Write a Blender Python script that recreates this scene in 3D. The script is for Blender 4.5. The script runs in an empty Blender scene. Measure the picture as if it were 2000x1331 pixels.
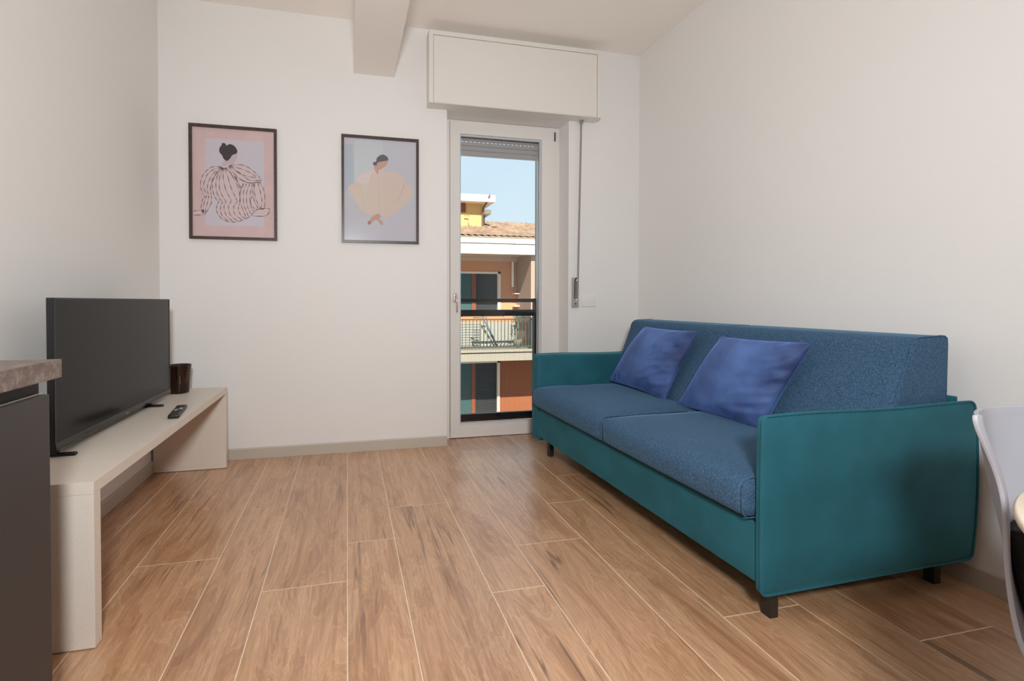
import bpy, bmesh, math, random
from mathutils import Vector, Matrix, noise as mnoise
R = math.radians
scn = bpy.context.scene
C = scn.collection
random.seed(7)

# ------------------------------------------------------------------ camera, world, lights, exposure
cam_d = bpy.data.cameras.new('camera')
cam = bpy.data.objects.new('camera', cam_d); C.objects.link(cam)
cam.location = (0, 0, 1.037)
cam.rotation_euler = (R(90 - 0.782), 0, R(-11.643))
cam_d.sensor_width = 36.0; cam_d.sensor_fit = 'HORIZONTAL'
cam_d.lens = 865.46 / 2000 * 36
cam_d.shift_x = (1000 - 856.5) / 2000
cam_d.shift_y = -(665.5 - 601.1) / 2000
cam_d.clip_start = 0.02; cam_d.clip_end = 500
scn.camera = cam

world = bpy.data.worlds.new('world'); scn.world = world
world.use_nodes = True
nt = world.node_tree; nt.nodes.clear()
wo = nt.nodes.new('ShaderNodeOutputWorld'); bg = nt.nodes.new('ShaderNodeBackground')
tc = nt.nodes.new('ShaderNodeTexCoord'); sx = nt.nodes.new('ShaderNodeSeparateXYZ'); rp = nt.nodes.new('ShaderNodeValToRGB')
nt.links.new(tc.outputs['Generated'], sx.inputs[0]); nt.links.new(sx.outputs['Z'], rp.inputs['Fac'])
cr = rp.color_ramp
cr.elements[0].position = 0.0; cr.elements[0].color = (0.70, 0.82, 0.88, 1)
cr.elements[1].position = 1.0; cr.elements[1].color = (0.36, 0.56, 0.86, 1)
for p, c in ((0.12, (0.66, 0.81, 0.90, 1)), (0.30, (0.60, 0.77, 0.92, 1)), (0.62, (0.56, 0.74, 0.95, 1))):
    e = cr.elements.new(p); e.color = c
nt.links.new(rp.outputs[0], bg.inputs[0]); bg.inputs[1].default_value = 1.14
nt.links.new(bg.outputs[0], wo.inputs[0])

sun_d = bpy.data.lights.new('sun', 'SUN'); sun_d.energy = 13; sun_d.angle = R(0.53); sun_d.color = (1.0, 0.93, 0.80)
sun = bpy.data.objects.new('sun', sun_d); C.objects.link(sun)
sun.rotation_euler = Vector((0.16, 1.0, -1.07)).to_track_quat('-Z', 'Y').to_euler()

def area(name, loc, target, size, power, color, sizey=None):
    d = bpy.data.lights.new(name, 'AREA'); d.energy = power; d.color = color
    d.shape = 'RECTANGLE' if sizey else 'DISK'; d.size = size
    if sizey: d.size_y = sizey
    o = bpy.data.objects.new(name, d); C.objects.link(o)
    o.location = loc
    o.rotation_euler = (Vector(target) - Vector(loc)).to_track_quat('-Z', 'Y').to_euler()
    return o
area('softbox_light', (0.03, -0.42, 1.57), (1.05, 3.0, 1.15), 0.30, 62, (0.965, 0.99, 1.0))
area('added_ceiling_fill', (0.4, -1.3, 2.93), (0.4, -1.3, 0.0), 1.6, 3, (0.97, 0.99, 1.0), 1.6)  # added fill panel under the ceiling, unseen, for soft bounce

scn.view_settings.view_transform = 'Standard'
scn.view_settings.look = 'None'
scn.view_settings.gamma = 1.0
scn.view_settings.use_curve_mapping = False
scn.view_settings.exposure = 0.0
scn.cycles.use_denoising = True
scn.cycles.max_bounces = 10
scn.cycles.diffuse_bounces = 6
scn.cycles.transparent_max_bounces = 12
scn.cycles.caustics_reflective = False
scn.cycles.caustics_refractive = False
scn.cycles.sample_clamp_indirect = 6.0

# ------------------------------------------------------------------ helpers
def lin(c):
    return tuple((x / 255 / 12.92) if x / 255 <= 0.04045 else ((x / 255 + 0.055) / 1.055) ** 2.4 for x in c) + (1.0,)

def mat(name, rgb, rough=0.5, metal=0.0, sheen=0.0, sheen_rgb=None, bump=None, var=None, coat=0.0, spec=0.5):
    """rgb in sRGB 0-255. bump=(scale, strength, distance). var=(scale, rgb2, lo, hi)"""
    m = bpy.data.materials.new(name); m.use_nodes = True
    n = m.node_tree; b = n.nodes['Principled BSDF']
    b.inputs['Base Color'].default_value = lin(rgb)
    b.inputs['Roughness'].default_value = rough
    b.inputs['Metallic'].default_value = metal
    b.inputs['Specular IOR Level'].default_value = spec
    if sheen:
        b.inputs['Sheen Weight'].default_value = sheen
        b.inputs['Sheen Roughness'].default_value = 0.35
        b.inputs['Sheen Tint'].default_value = lin(sheen_rgb or rgb)
    if coat: b.inputs['Coat Weight'].default_value = coat
    tcn = n.nodes.new('ShaderNodeTexCoord')
    if var:
        t = n.nodes.new('ShaderNodeTexNoise'); t.inputs['Scale'].default_value = var[0]; t.inputs['Detail'].default_value = 5
        n.links.new(tcn.outputs['Object'], t.inputs['Vector'])
        r = n.nodes.new('ShaderNodeValToRGB'); r.color_ramp.elements[0].position = var[2]; r.color_ramp.elements[1].position = var[3]
        r.color_ramp.elements[0].color = lin(rgb); r.color_ramp.elements[1].color = lin(var[1])
        n.links.new(t.outputs['Fac'], r.inputs['Fac']); n.links.new(r.outputs[0], b.inputs['Base Color'])
    if bump:
        t = n.nodes.new('ShaderNodeTexNoise'); t.inputs['Scale'].default_value = bump[0]; t.inputs['Detail'].default_value = 4
        n.links.new(tcn.outputs['Object'], t.inputs['Vector'])
        bn = n.nodes.new('ShaderNodeBump'); bn.inputs['Strength'].default_value = bump[1]; bn.inputs['Distance'].default_value = bump[2]
        n.links.new(t.outputs['Fac'], bn.inputs['Height']); n.links.new(bn.outputs[0], b.inputs['Normal'])
    return m

def obj(name, bm, m, parent=None, loc=None, smooth=False, kind=None, label=None):
    me = bpy.data.meshes.new(name)
    bmesh.ops.recalc_face_normals(bm, faces=bm.faces)
    bm.to_mesh(me); bm.free()
    for mm in (m if isinstance(m, (list, tuple)) else [m]): me.materials.append(mm)
    if smooth:
        for p in me.polygons: p.use_smooth = True
    o = bpy.data.objects.new(name, me); C.objects.link(o)
    if parent: o.parent = parent
    if loc: o.location = loc
    if kind: o['kind'] = kind
    if label: o['label'] = label
    return o

def thing(name, label, cat, loc=(0, 0, 0), rz=0.0, group=None):
    o = bpy.data.objects.new(name, None); C.objects.link(o)
    o.empty_display_size = 0.1
    o.location = loc; o.rotation_euler = (0, 0, rz)
    o['label'] = label; o['category'] = cat
    if group: o['group'] = group
    return o

def tag(o, label, cat, group=None):
    o['label'] = label; o['category'] = cat
    if group: o['group'] = group
    return o

def box(bm, x0, x1, y0, y1, z0, z1, mi=0, bev=0.0):
    r = bmesh.ops.create_cube(bm, size=1.0)
    vs = r['verts']
    for v in vs:
        v.co = Vector((x0 + (v.co.x + .5) * (x1 - x0), y0 + (v.co.y + .5) * (y1 - y0), z0 + (v.co.z + .5) * (z1 - z0)))
    fs = set(f for v in vs for f in v.link_faces)
    for f in fs: f.material_index = mi
    if bev:
        es = set(e for v in vs for e in v.link_edges)
        bmesh.ops.bevel(bm, geom=list(es), offset=bev, segments=2, profile=0.7, affect='EDGES')
    return vs

def boxes(name, lst, m, parent=None, off=(0, 0, 0), bev=0.0, **k):
    bm = bmesh.new()
    for b in lst:
        box(bm, b[0] - off[0], b[1] - off[0], b[2] - off[1], b[3] - off[1], b[4] - off[2], b[5] - off[2], bev=bev)
    return obj(name, bm, m, parent, **k)

def tube(bm, pts, r, n=8, closed=False, caps=True, mi=0):
    pts = [Vector(p) for p in pts]; N = len(pts); rings = []
    prev = None
    for i, p in enumerate(pts):
        if closed: d = pts[(i + 1) % N] - pts[i - 1]
        else: d = pts[min(i + 1, N - 1)] - pts[max(i - 1, 0)]
        d.normalize()
        if prev is None:
            a = Vector((0, 0, 1)) if abs(d.z) < .9 else Vector((1, 0, 0))
            u = d.cross(a).normalized()
        else:
            u = (prev - d * prev.dot(d))
            u = u.normalized() if u.length > 1e-6 else d.orthogonal().normalized()
        prev = u; w = d.cross(u)
        rr = r(i / max(1, N - 1)) if callable(r) else r
        rings.append([bm.verts.new(p + (u * math.cos(2 * math.pi * k / n) + w * math.sin(2 * math.pi * k / n)) * rr) for k in range(n)])
    M = N if closed else N - 1
    for i in range(M):
        a, b = rings[i], rings[(i + 1) % N]
        for k in range(n):
            f = bm.faces.new((a[k], a[(k + 1) % n], b[(k + 1) % n], b[k])); f.material_index = mi; f.smooth = True
    if not closed and caps:
        bm.faces.new(rings[0]).material_index = mi; bm.faces.new(rings[-1]).material_index = mi

def lathe(bm, prof, n=48, mi=0, cx=0, cy=0):
    rings = []
    for (r, z) in prof:
        if r < 1e-6: rings.append([bm.verts.new((cx, cy, z))])
        else: rings.append([bm.verts.new((cx + r * math.cos(2 * math.pi * k / n), cy + r * math.sin(2 * math.pi * k / n), z)) for k in range(n)])
    for a, b in zip(rings, rings[1:]):
        for k in range(n):
            k2 = (k + 1) % n
            if len(a) == 1 and len(b) == 1: continue
            if len(a) == 1: f = bm.faces.new((a[0], b[k], b[k2]))
            elif len(b) == 1: f = bm.faces.new((a[k], b[0], a[k2]))
            else: f = bm.faces.new((a[k], b[k], b[k2], a[k2]))
            f.material_index = mi; f.smooth = True

def prism(bm, poly, axis, a0, a1, mi=0, bev=0.0):
    """extrude a 2D polygon (list of pairs) along axis 'x','y' or 'z' from a0 to a1"""
    def P(u, v, a):
        return {'x': (a, u, v), 'y': (u, a, v), 'z': (u, v, a)}[axis]
    lo = [bm.verts.new(P(u, v, a0)) for u, v in poly]; hi = [bm.verts.new(P(u, v, a1)) for u, v in poly]
    n = len(poly); fs = [bm.faces.new(lo), bm.faces.new(hi)]
    for k in range(n): fs.append(bm.faces.new((lo[k], lo[(k + 1) % n], hi[(k + 1) % n], hi[k])))
    for f in fs: f.material_index = mi
    if bev:
        es = set(e for f in fs for e in f.edges)
        bmesh.ops.bevel(bm, geom=list(es), offset=bev, segments=2, profile=0.7, affect='EDGES')

def rbox(bm, lo, hi, r, n=(10, 10, 6), fn=None, rseg=3):
    """rounded, finely divided box; fn(co, uvw) moves each vertex (uvw in -1..1)"""
    L = [hi[i] - lo[i] for i in range(3)]
    rr = r if isinstance(r, (tuple, list)) else (r, r, r)
    def params(i):
        a = [rr[i] * (1 - math.cos(math.pi / 2 * k / rseg)) for k in range(rseg)]
        mid = [rr[i] + (L[i] - 2 * rr[i]) * k / n[i] for k in range(n[i] + 1)]
        return a + mid + [L[i] - t for t in reversed(a)]
    P = [params(i) for i in range(3)]
    def grid(ax, side):
        b, c = [i for i in range(3) if i != ax]
        g = []
        for u in P[b]:
            row = []
            for v in P[c]:
                co = [0, 0, 0]; co[ax] = L[ax] if side else 0; co[b] = u; co[c] = v
                row.append(co)
            g.append(row)
        V = [[None] * len(P[c]) for _ in P[b]]
        for i, row in enumerate(g):
            for j, co in enumerate(row):
                q = [min(max(co[k], rr[k]), L[k] - rr[k]) for k in range(3)]
                d = Vector([(co[k] - q[k]) / rr[k] for k in range(3)])
                if d.length > 1e-9:
                    d.normalize()
                p = Vector([lo[k] + q[k] + d[k] * rr[k] for k in range(3)])
                if fn:
                    uvw = [2 * (p[k] - lo[k]) / L[k] - 1 for k in range(3)]
                    p = fn(p, uvw)
                V[i][j] = bm.verts.new(p)
        for i in range(len(V) - 1):
            for j in range(len(V[0]) - 1):
                f = bm.faces.new((V[i][j], V[i + 1][j], V[i + 1][j + 1], V[i][j + 1])); f.smooth = True
    for ax in range(3):
        for s in (0, 1): grid(ax, s)
    bmesh.ops.remove_doubles(bm, verts=bm.verts, dist=1e-5)

# ------------------------------------------------------------------ materials
M_wall = mat('wall_paint', (229, 227, 225), 0.75, bump=(180, 0.05, 0.002), spec=0.25)
M_ceil = mat('ceiling_paint', (245, 239, 232), 0.8, spec=0.2)
M_base = mat('baseboard_paint', (190, 181, 169), 0.45)
M_grout = mat('grout', (236, 218, 194), 0.8, var=(60, (224, 204, 178), 0.4, 0.7))
M_pvc = mat('white_pvc', (226, 222, 217), 0.3)
M_boxw = mat('shutter_box_paint', (225, 221, 215), 0.4)
M_groove = mat('warm_grey_screw', (176, 168, 158), 0.7)  # warm grey of the wall plate screws
M_chrome = mat('satin_steel', (190, 186, 180), 0.25, metal=1.0)
M_dgrey = mat('dark_grey_plastic', (70, 70, 72), 0.5)
M_white_pl = mat('white_plastic', (229, 226, 222), 0.35)
M_frame = mat('dark_brown_frame', (72, 55, 50), 0.35, var=(40, (58, 43, 38), 0.4, 0.7))
M_bench = mat('cream_laminate', (224, 214, 203), 0.42, bump=(400, 0.08, 0.0006), var=(220, (214, 203, 191), 0.35, 0.7))
M_tvb = mat('black_tv_plastic', (26, 26, 28), 0.35)
M_tvg = mat('tv_bezel_gloss', (14, 14, 15), 0.12)
M_black = mat('black_plastic', (14, 14, 15), 0.4)
M_white = mat('white_print', (225, 225, 225), 0.5)
M_cab = mat('anthracite_matt_lacquer', (58, 54, 54), 0.38)
M_cabd = mat('dark_recess', (42, 40, 40), 0.5)
M_leg = mat('black_wooden_leg', (38, 33, 31), 0.5, bump=(150, 0.2, 0.001))
M_slat = mat('grey_shutter_slat', (188, 183, 187), 0.45)
M_ext = mat('exterior_render_grey', (150, 156, 152), 0.8)
M_rail = mat('black_railing_metal', (16, 17, 22), 0.4)
M_chair = mat('pale_grey_polypropylene', (172, 172, 181), 0.38)
M_tabletop = mat('cream_tabletop', (222, 207, 188), 0.4)
M_shade_ped = mat('black_shade_and_pedestal', (22, 18, 18), 0.9)  # black of the chair's stand-in shade and of the table pedestal
M_chleg = mat('beech_leg', (190, 150, 105), 0.5)

def screen_mat():
    m = bpy.data.materials.new('tv_screen'); m.use_nodes = True
    b = m.node_tree.nodes['Principled BSDF']
    b.inputs['Base Color'].default_value = lin((15, 13, 13)); b.inputs['Roughness'].default_value = 0.2
    b.inputs['Specular IOR Level'].default_value = 0.3
    return m
M_screen = screen_mat()

def glass_mat(name, tint=(1, 1, 1), refl=1.0, rough=0.02):
    m = bpy.data.materials.new(name); m.use_nodes = True
    n = m.node_tree; n.nodes.clear()
    o = n.nodes.new('ShaderNodeOutputMaterial'); t = n.nodes.new('ShaderNodeBsdfTransparent'); g = n.nodes.new('ShaderNodeBsdfGlossy')
    t.inputs[0].default_value = tint + (1,); g.inputs['Roughness'].default_value = rough
    fr = n.nodes.new('ShaderNodeFresnel'); fr.inputs[0].default_value = 1.45
    mu = n.nodes.new('ShaderNodeMath'); mu.operation = 'MULTIPLY'; mu.inputs[1].default_value = refl
    mx = n.nodes.new('ShaderNodeMixShader')
    n.links.new(fr.outputs[0], mu.inputs[0]); n.links.new(mu.outputs[0], mx.inputs[0])
    n.links.new(t.outputs[0], mx.inputs[1]); n.links.new(g.outputs[0], mx.inputs[2]); n.links.new(mx.outputs[0], o.inputs[0])
    return m
M_glass = glass_mat('window_glass', (0.97, 0.98, 0.97), 0.8)
M_picglass = glass_mat('picture_glass', (1, 1, 1), 0.5, 0.15)

def amber():
    m = bpy.data.materials.new('amber_glass'); m.use_nodes = True
    b = m.node_tree.nodes['Principled BSDF']
    b.inputs['Base Color'].default_value = lin((52, 21, 13)); b.inputs['Roughness'].default_value = 0.06
    b.inputs['Transmission Weight'].default_value = 0.55; b.inputs['IOR'].default_value = 1.45
    return m
M_amber = amber()
M_wax = mat('candle_wax', (150, 84, 50), 0.5)
M_gold = mat('gold_print', (170, 112, 62), 0.4)

def fabric_blue():
    m = bpy.data.materials.new('blue_melange_weave'); m.use_nodes = True
    n = m.node_tree; b = n.nodes['Principled BSDF']; b.inputs['Roughness'].default_value = 0.85
    b.inputs['Specular IOR Level'].default_value = 0.2
    b.inputs['Sheen Weight'].default_value = 0.35; b.inputs['Sheen Tint'].default_value = lin((120, 160, 190)); b.inputs['Sheen Roughness'].default_value = 0.4
    tcn = n.nodes.new('ShaderNodeTexCoord')
    t = n.nodes.new('ShaderNodeTexNoise'); t.inputs['Scale'].default_value = 330; t.inputs['Detail'].default_value = 3
    mp = n.nodes.new('ShaderNodeMapping'); mp.inputs['Scale'].default_value = (1, 1, 0.55)
    n.links.new(tcn.outputs['Object'], mp.inputs[0]); n.links.new(mp.outputs[0], t.inputs['Vector'])
    r = n.nodes.new('ShaderNodeValToRGB'); e = r.color_ramp.elements
    e[0].position = 0.32; e[0].color = lin((39, 63, 87)); e[1].position = 0.68; e[1].color = lin((80, 112, 141))
    n.links.new(t.outputs['Fac'], r.inputs[0])
    t2 = n.nodes.new('ShaderNodeTexNoise'); t2.inputs['Scale'].default_value = 5; t2.inputs['Detail'].default_value = 2
    n.links.new(tcn.outputs['Object'], t2.inputs['Vector'])
    mx = n.nodes.new('ShaderNodeMixRGB'); mx.blend_type = 'MULTIPLY'
    r2 = n.nodes.new('ShaderNodeValToRGB'); r2.color_ramp.elements[0].color = (.86, .9, .93, 1); r2.color_ramp.elements[1].color = (1, 1, 1, 1)
    n.links.new(t2.outputs['Fac'], r2.inputs[0]); mx.inputs[0].default_value = 1
    n.links.new(r.outputs[0], mx.inputs[1]); n.links.new(r2.outputs[0], mx.inputs[2]); n.links.new(mx.outputs[0], b.inputs['Base Color'])
    bn = n.nodes.new('ShaderNodeBump'); bn.inputs['Strength'].default_value = 0.35; bn.inputs['Distance'].default_value = 0.001
    n.links.new(t.outputs['Fac'], bn.inputs['Height']); n.links.new(bn.outputs[0], b.inputs['Normal'])
    return m
M_blue = fabric_blue()
M_teal = mat('teal_velvet', (36, 96, 110), 0.75, sheen=0.45, sheen_rgb=(90, 170, 175), bump=(9, 0.25, 0.006), var=(6, (31, 85, 97), 0.35, 0.7), spec=0.25)
M_navy = mat('navy_velvet', (86, 116, 176), 0.6, sheen=1.0, sheen_rgb=(110, 140, 215), bump=(16, 0.35, 0.008), var=(3.6, (44, 58, 98), 0.35, 0.65), spec=0.3)

def worktop_mat():
    m = mat('brown_stone_laminate', (112, 98, 90), 0.45)
    n = m.node_tree; b = n.nodes['Principled BSDF']
    tcn = n.nodes.new('ShaderNodeTexCoord')
    t = n.nodes.new('ShaderNodeTexNoise'); t.inputs['Scale'].default_value = 45; t.inputs['Detail'].default_value = 8; t.inputs['Roughness'].default_value = 0.7
    n.links.new(tcn.outputs['Object'], t.inputs['Vector'])
    r = n.nodes.new('ShaderNodeValToRGB'); e = r.color_ramp.elements
    e[0].position = 0.3; e[0].color = lin((86, 72, 68)); e[1].position = 0.72; e[1].color = lin((158, 146, 136))
    k = e.new(0.5); k.color = lin((112, 97, 90))
    n.links.new(t.outputs['Fac'], r.inputs[0]); n.links.new(r.outputs[0], b.inputs['Base Color'])
    return m
M_top = worktop_mat()

def wood_mat():
    m = bpy.data.materials.new('oak_look_tile'); m.use_nodes = True
    n = m.node_tree; b = n.nodes['Principled BSDF']
    L = n.links.new
    tcn = n.nodes.new('ShaderNodeTexCoord'); oi = n.nodes.new('ShaderNodeObjectInfo')
    mul = n.nodes.new('ShaderNodeMath'); mul.operation = 'MULTIPLY'; mul.inputs[1].default_value = 91.0; L(oi.outputs['Random'], mul.inputs[0])
    add = n.nodes.new('ShaderNodeVectorMath'); add.operation = 'ADD'
    cb = n.nodes.new('ShaderNodeCombineXYZ'); L(mul.outputs[0], cb.inputs[0]); L(mul.outputs[0], cb.inputs[1]); L(mul.outputs[0], cb.inputs[2])
    L(tcn.outputs['Object'], add.inputs[0]); L(cb.outputs[0], add.inputs[1])
    def noise(scale, vec, detail=5, rough=.55, dist=0):
        mp = n.nodes.new('ShaderNodeMapping'); mp.inputs['Scale'].default_value = vec; L(add.outputs[0], mp.inputs[0])
        t = n.nodes.new('ShaderNodeTexNoise'); t.inputs['Scale'].default_value = scale; t.inputs['Detail'].default_value = detail
        t.inputs['Roughness'].default_value = rough; t.inputs['Distortion'].default_value = dist
        L(mp.outputs[0], t.inputs['Vector']); return t
    def ramp(src, stops):
        r = n.nodes.new('ShaderNodeValToRGB'); e = r.color_ramp.elements
        while len(e) < len(stops): e.new(0.5)
        for i, (p, c) in enumerate(stops): e[i].position = p; e[i].color = c
        L(src, r.inputs[0]); return r
    def mix(a, bb, f, mode='MIX', fac=None):
        x = n.nodes.new('ShaderNodeMixRGB'); x.blend_type = mode
        if fac is not None: x.inputs[0].default_value = fac
        else: L(f, x.inputs[0])
        L(a, x.inputs[1]) if not isinstance(a, tuple) else setattr(x.inputs[1], 'default_value', a)
        L(bb, x.inputs[2]) if not isinstance(bb, tuple) else setattr(x.inputs[2], 'default_value', bb)
        return x
    # broad cathedral-like figure
    broad = noise(3.2, (3.0, 0.62, 1), 6, .55, 1.4)
    figure = ramp(broad.outputs['Fac'], [(0.30, lin((176, 129, 94))), (0.46, lin((197, 151, 113))), (0.56, lin((209, 165, 128))), (0.72, lin((193, 147, 110)))])
    # rings inside the figure
    ws = n.nodes.new('ShaderNodeMath'); ws.operation = 'MULTIPLY'; ws.inputs[1].default_value = 75.0; L(broad.outputs['Fac'], ws.inputs[0])
    sn = n.nodes.new('ShaderNodeMath'); sn.operation = 'SINE'; L(ws.outputs[0], sn.inputs[0])
    ring = ramp(sn.outputs[0], [(0.0, (0.85, 0.82, 0.79, 1)), (1.0, (1.05, 1.05, 1.05, 1))])
    c1 = mix(figure.outputs[0], ring.outputs[0], None, 'MULTIPLY', 0.8)
    # fine fibre
    fine = noise(60, (1.6, 0.06, 1), 4, .6)
    fr = ramp(fine.outputs['Fac'], [(0.33, (0.74, 0.69, 0.65, 1)), (0.6, (1.05, 1.05, 1.05, 1))])
    c2 = mix(c1.outputs[0], fr.outputs[0], None, 'MULTIPLY', 0.7)
    # cracks: thin dark wandering lines
    cr_ = noise(6.0, (2.4, 0.10, 1), 4, .5, 0.3)
    sb = n.nodes.new('ShaderNodeMath'); sb.operation = 'SUBTRACT'; sb.inputs[1].default_value = 0.5; L(cr_.outputs['Fac'], sb.inputs[0])
    ab = n.nodes.new('ShaderNodeMath'); ab.operation = 'ABSOLUTE'; L(sb.outputs[0], ab.inputs[0])
    line = ramp(ab.outputs[0], [(0.0, (1, 1, 1, 1)), (0.020, (0, 0, 0, 1))])
    gate = noise(2.3, (2.0, 0.8, 1), 3)
    gr = ramp(gate.outputs['Fac'], [(0.50, (0, 0, 0, 1)), (0.64, (.9, .9, .9, 1))])
    gm = mix(line.outputs[0], gr.outputs[0], None, 'MULTIPLY', 1.0)
    c3 = mix(c2.outputs[0], lin((112, 82, 62)), gm.outputs[0])
    # greyish brushed patches (knots and heartwood)
    pt = noise(4.0, (2.4, 0.5, 1), 7, .68, 0.8)
    pr = ramp(pt.outputs['Fac'], [(0.61, (0, 0, 0, 1)), (0.76, (0.6, 0.6, 0.6, 1))])
    c4 = mix(c3.outputs[0], lin((138, 108, 84)), pr.outputs[0])
    # tile to tile tone
    tone = ramp(oi.outputs['Random'], [(0.0, (0.93, 0.92, 0.91, 1)), (0.5, (1, 1, 1, 1)), (1.0, (1.03, 1.05, 1.07, 1))])
    c5 = mix(c4.outputs[0], tone.outputs[0], None, 'MULTIPLY', 1.0)
    L(c5.outputs[0], b.inputs['Base Color'])
    rr = ramp(fine.outputs['Fac'], [(0.3, (0.38, 0.38, 0.38, 1)), (0.7, (0.28, 0.28, 0.28, 1))])
    L(rr.outputs[0], b.inputs['Roughness'])
    b.inputs['Specular IOR Level'].default_value = 1.0
    b.inputs['Coat Weight'].default_value = 0.6; b.inputs['Coat Roughness'].default_value = 0.3
    bn = n.nodes.new('ShaderNodeBump'); bn.inputs['Strength'].default_value = 0.12; bn.inputs['Distance'].default_value = 0.001
    L(fine.outputs['Fac'], bn.inputs['Height']); L(bn.outputs[0], b.inputs['Normal'])
    return m
M_wood = wood_mat()

# ------------------------------------------------------------------ the setting
XL, XR, YB, YR, ZC = -1.16, 2.243, 3.10, -3.6, 2.955
DX0, DX1, DZ, YD = 0.70, 1.645, 2.402, 3.25     # door opening and the plane of the door

fl = boxes('floor', [(XL - .1, XR + .1, YR - .1, YB + .32, -.12, -.0011)], M_grout)
fl['kind'] = 'structure'
g = 0.0032
cols = []; k = -4
x = -0.002 + 0.504 * -3
while x < XR:
    cols.append((x, x + .202)); cols.append((x + .202, x + .504)); x += .504
joint = {-1.514: 0.6, -1.312: 2.281, -1.010: 2.855, -0.808: 1.918, -0.506: 2.345, -0.304: 1.664, -0.002: 1.927, 0.200: 2.217, 0.502: 2.695, 0.704: 1.763,
         1.006: 2.101, 1.208: 1.222, 1.510: 0.55, 1.712: 1.015, 2.014: 1.9, 2.216: 0.8}
for (a, b) in cols:
    key = min(joint, key=lambda q: abs(q - a)); j = joint[key]
    x0, x1 = max(a + g / 2, XL), min(b - g / 2, XR)
    if x1 - x0 < .01: continue
    yend = YB if (x1 < DX0 + .01 or x0 > DX1) else YD + .03
    y = j - 1.202 * 8
    while y < yend:
        y0, y1 = max(y + g / 2, YR), min(y + 1.202 - g / 2, yend)
        if y1 - y0 > .01:
            bm = bmesh.new(); e = .0007
            # chamfered tile: flat top with a tiny arris
            lo = [(x0, y0), (x1, y0), (x1, y1), (x0, y1)]
            V = []
            for z, i in ((-.0095, 0), (-e, 0), (0, e)):
                V.append([bm.verts.new((px + (i if px == x0 else -i) - x0, py + (i if py == y0 else -i) - y0, z)) for px, py in lo])
            bm.faces.new(V[2]); bm.faces.new(V[0][::-1])
            for s in (0, 1):
                for q in range(4): bm.faces.new((V[s][q], V[s][(q + 1) % 4], V[s + 1][(q + 1) % 4], V[s + 1][q]))
            obj('plank', bm, M_wood, fl, loc=(x0, y0, 0))
        y += 1.202

s = boxes('ceiling', [(XL - .1, XR + .1, YR - .1, YB + .32, ZC, ZC + .15)], M_ceil); s['kind'] = 'structure'
s = boxes('wall_left', [(XL - .15, XL, YR - .1, YB + .3, 0, ZC)], M_wall); s['kind'] = 'structure'
s = boxes('wall_right', [(XR, XR + .15, YR - .1, YB + .3, 0, ZC)], M_wall); s['kind'] = 'structure'
s = boxes('wall_rear', [(XL, XR, YR - .15, YR, 0, ZC)], mat('rear_wall_taupe', (118, 110, 104), 0.8)); s['kind'] = 'structure'
bw = boxes('wall_back', [(XL, DX0, YB, YB + .32, 0, ZC), (DX1, XR, YB, YB + .32, 0, ZC), (DX0, DX1, YB, YB + .32, DZ, ZC)], M_wall); bw['kind'] = 'structure'
boxes('outer_reveal', [(1.515, DX1, YD + .09, YB + .32, -.02, DZ)], M_ext, bw, label='grey rendered outer reveal')
s = boxes('trim_1', [(0.047, 0.322, YR, YB, 2.595, ZC)], M_ceil, label='boxed ceiling beam running to the back wall'); s['kind'] = 'structure'

def baseboard(name, poly, axis, a0, a1):
    bm = bmesh.new(); prism(bm, poly, axis, a0, a1); o = obj(name, bm, M_base); o['kind'] = 'structure'
h, t = .073, .011
baseboard('baseboard_back', [(YB - t, 0.0005), (YB - t, h - .006), (YB - t + .004, h), (YB, h), (YB, 0.0005)], 'x', XL + t, DX0)
baseboard('baseboard_left', [(XL + t, 0.0005), (XL + t, h - .006), (XL + t - .004, h), (XL, h), (XL, 0.0005)], 'y', YR, YB)
baseboard('baseboard_right', [(XR - t, 0.0005), (XR - t, h - .006), (XR - t + .004, h), (XR, h), (XR, 0.0005)], 'y', YR, YB)
baseboard('baseboard_alcove', [(YB - t, 0.0005), (YB - t, h - .006), (YB - t + .004, h), (YB, h), (YB, 0.0005)], 'x', DX1, XR - t)

# balcony door: fixed frame, sash, pane
door = bpy.data.objects.new('door_1', None); C.objects.link(door); door.location = (DX0, YD, 0)
door['kind'] = 'structure'; door['label'] = 'white glazed balcony door'
o3 = (DX0, YD, 0)
boxes('door_frame', [(DX0, .757, YD + .004, YD + .07, 0, DZ), (1.603, DX1, YD + .004, YD + .07, 0, DZ), (.757, 1.603, YD + .004, YD + .07, 2.392, DZ), (.757, 1.603, YD + .012, YD + .07, 0, .02)], M_pvc, door, off=o3, bev=.002)
SX0, SX1, SZ0, SZ1 = .760, 1.600, .006, 2.388
GX0, GX1, GZ0, GZ1 = .832, 1.493, .098, 2.300
bm = bmesh.new()
def ringframe(bm, x0, x1, z0, z1, X0, X1, Z0, Z1, ya, yb, yc=None):
    """rectangular frame in the XZ plane with mitred corners and a sloped inner edge"""
    yc = yb if yc is None else yc
    O = [(x0, z0), (x1, z0), (x1, z1), (x0, z1)]; I = [(X0, Z0), (X1, Z0), (X1, Z1), (X0, Z1)]
    vo = [bm.verts.new((p[0], ya, p[1])) for p in O]; vi = [bm.verts.new((p[0], ya, p[1])) for p in I]
    wo_ = [bm.verts.new((p[0], yb, p[1])) for p in O]; wi = [bm.verts.new((p[0], yb, p[1])) for p in I]
    for q in range(4):
        r = (q + 1) % 4
        bm.faces.new((vo[q], vo[r], vi[r], vi[q])); bm.faces.new((wo_[q], wo_[r], wi[r], wi[q]))
        bm.faces.new((vo[q], vo[r], wo_[r], wo_[q])); bm.faces.new((vi[q], vi[r], wi[r], wi[q]))
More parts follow.
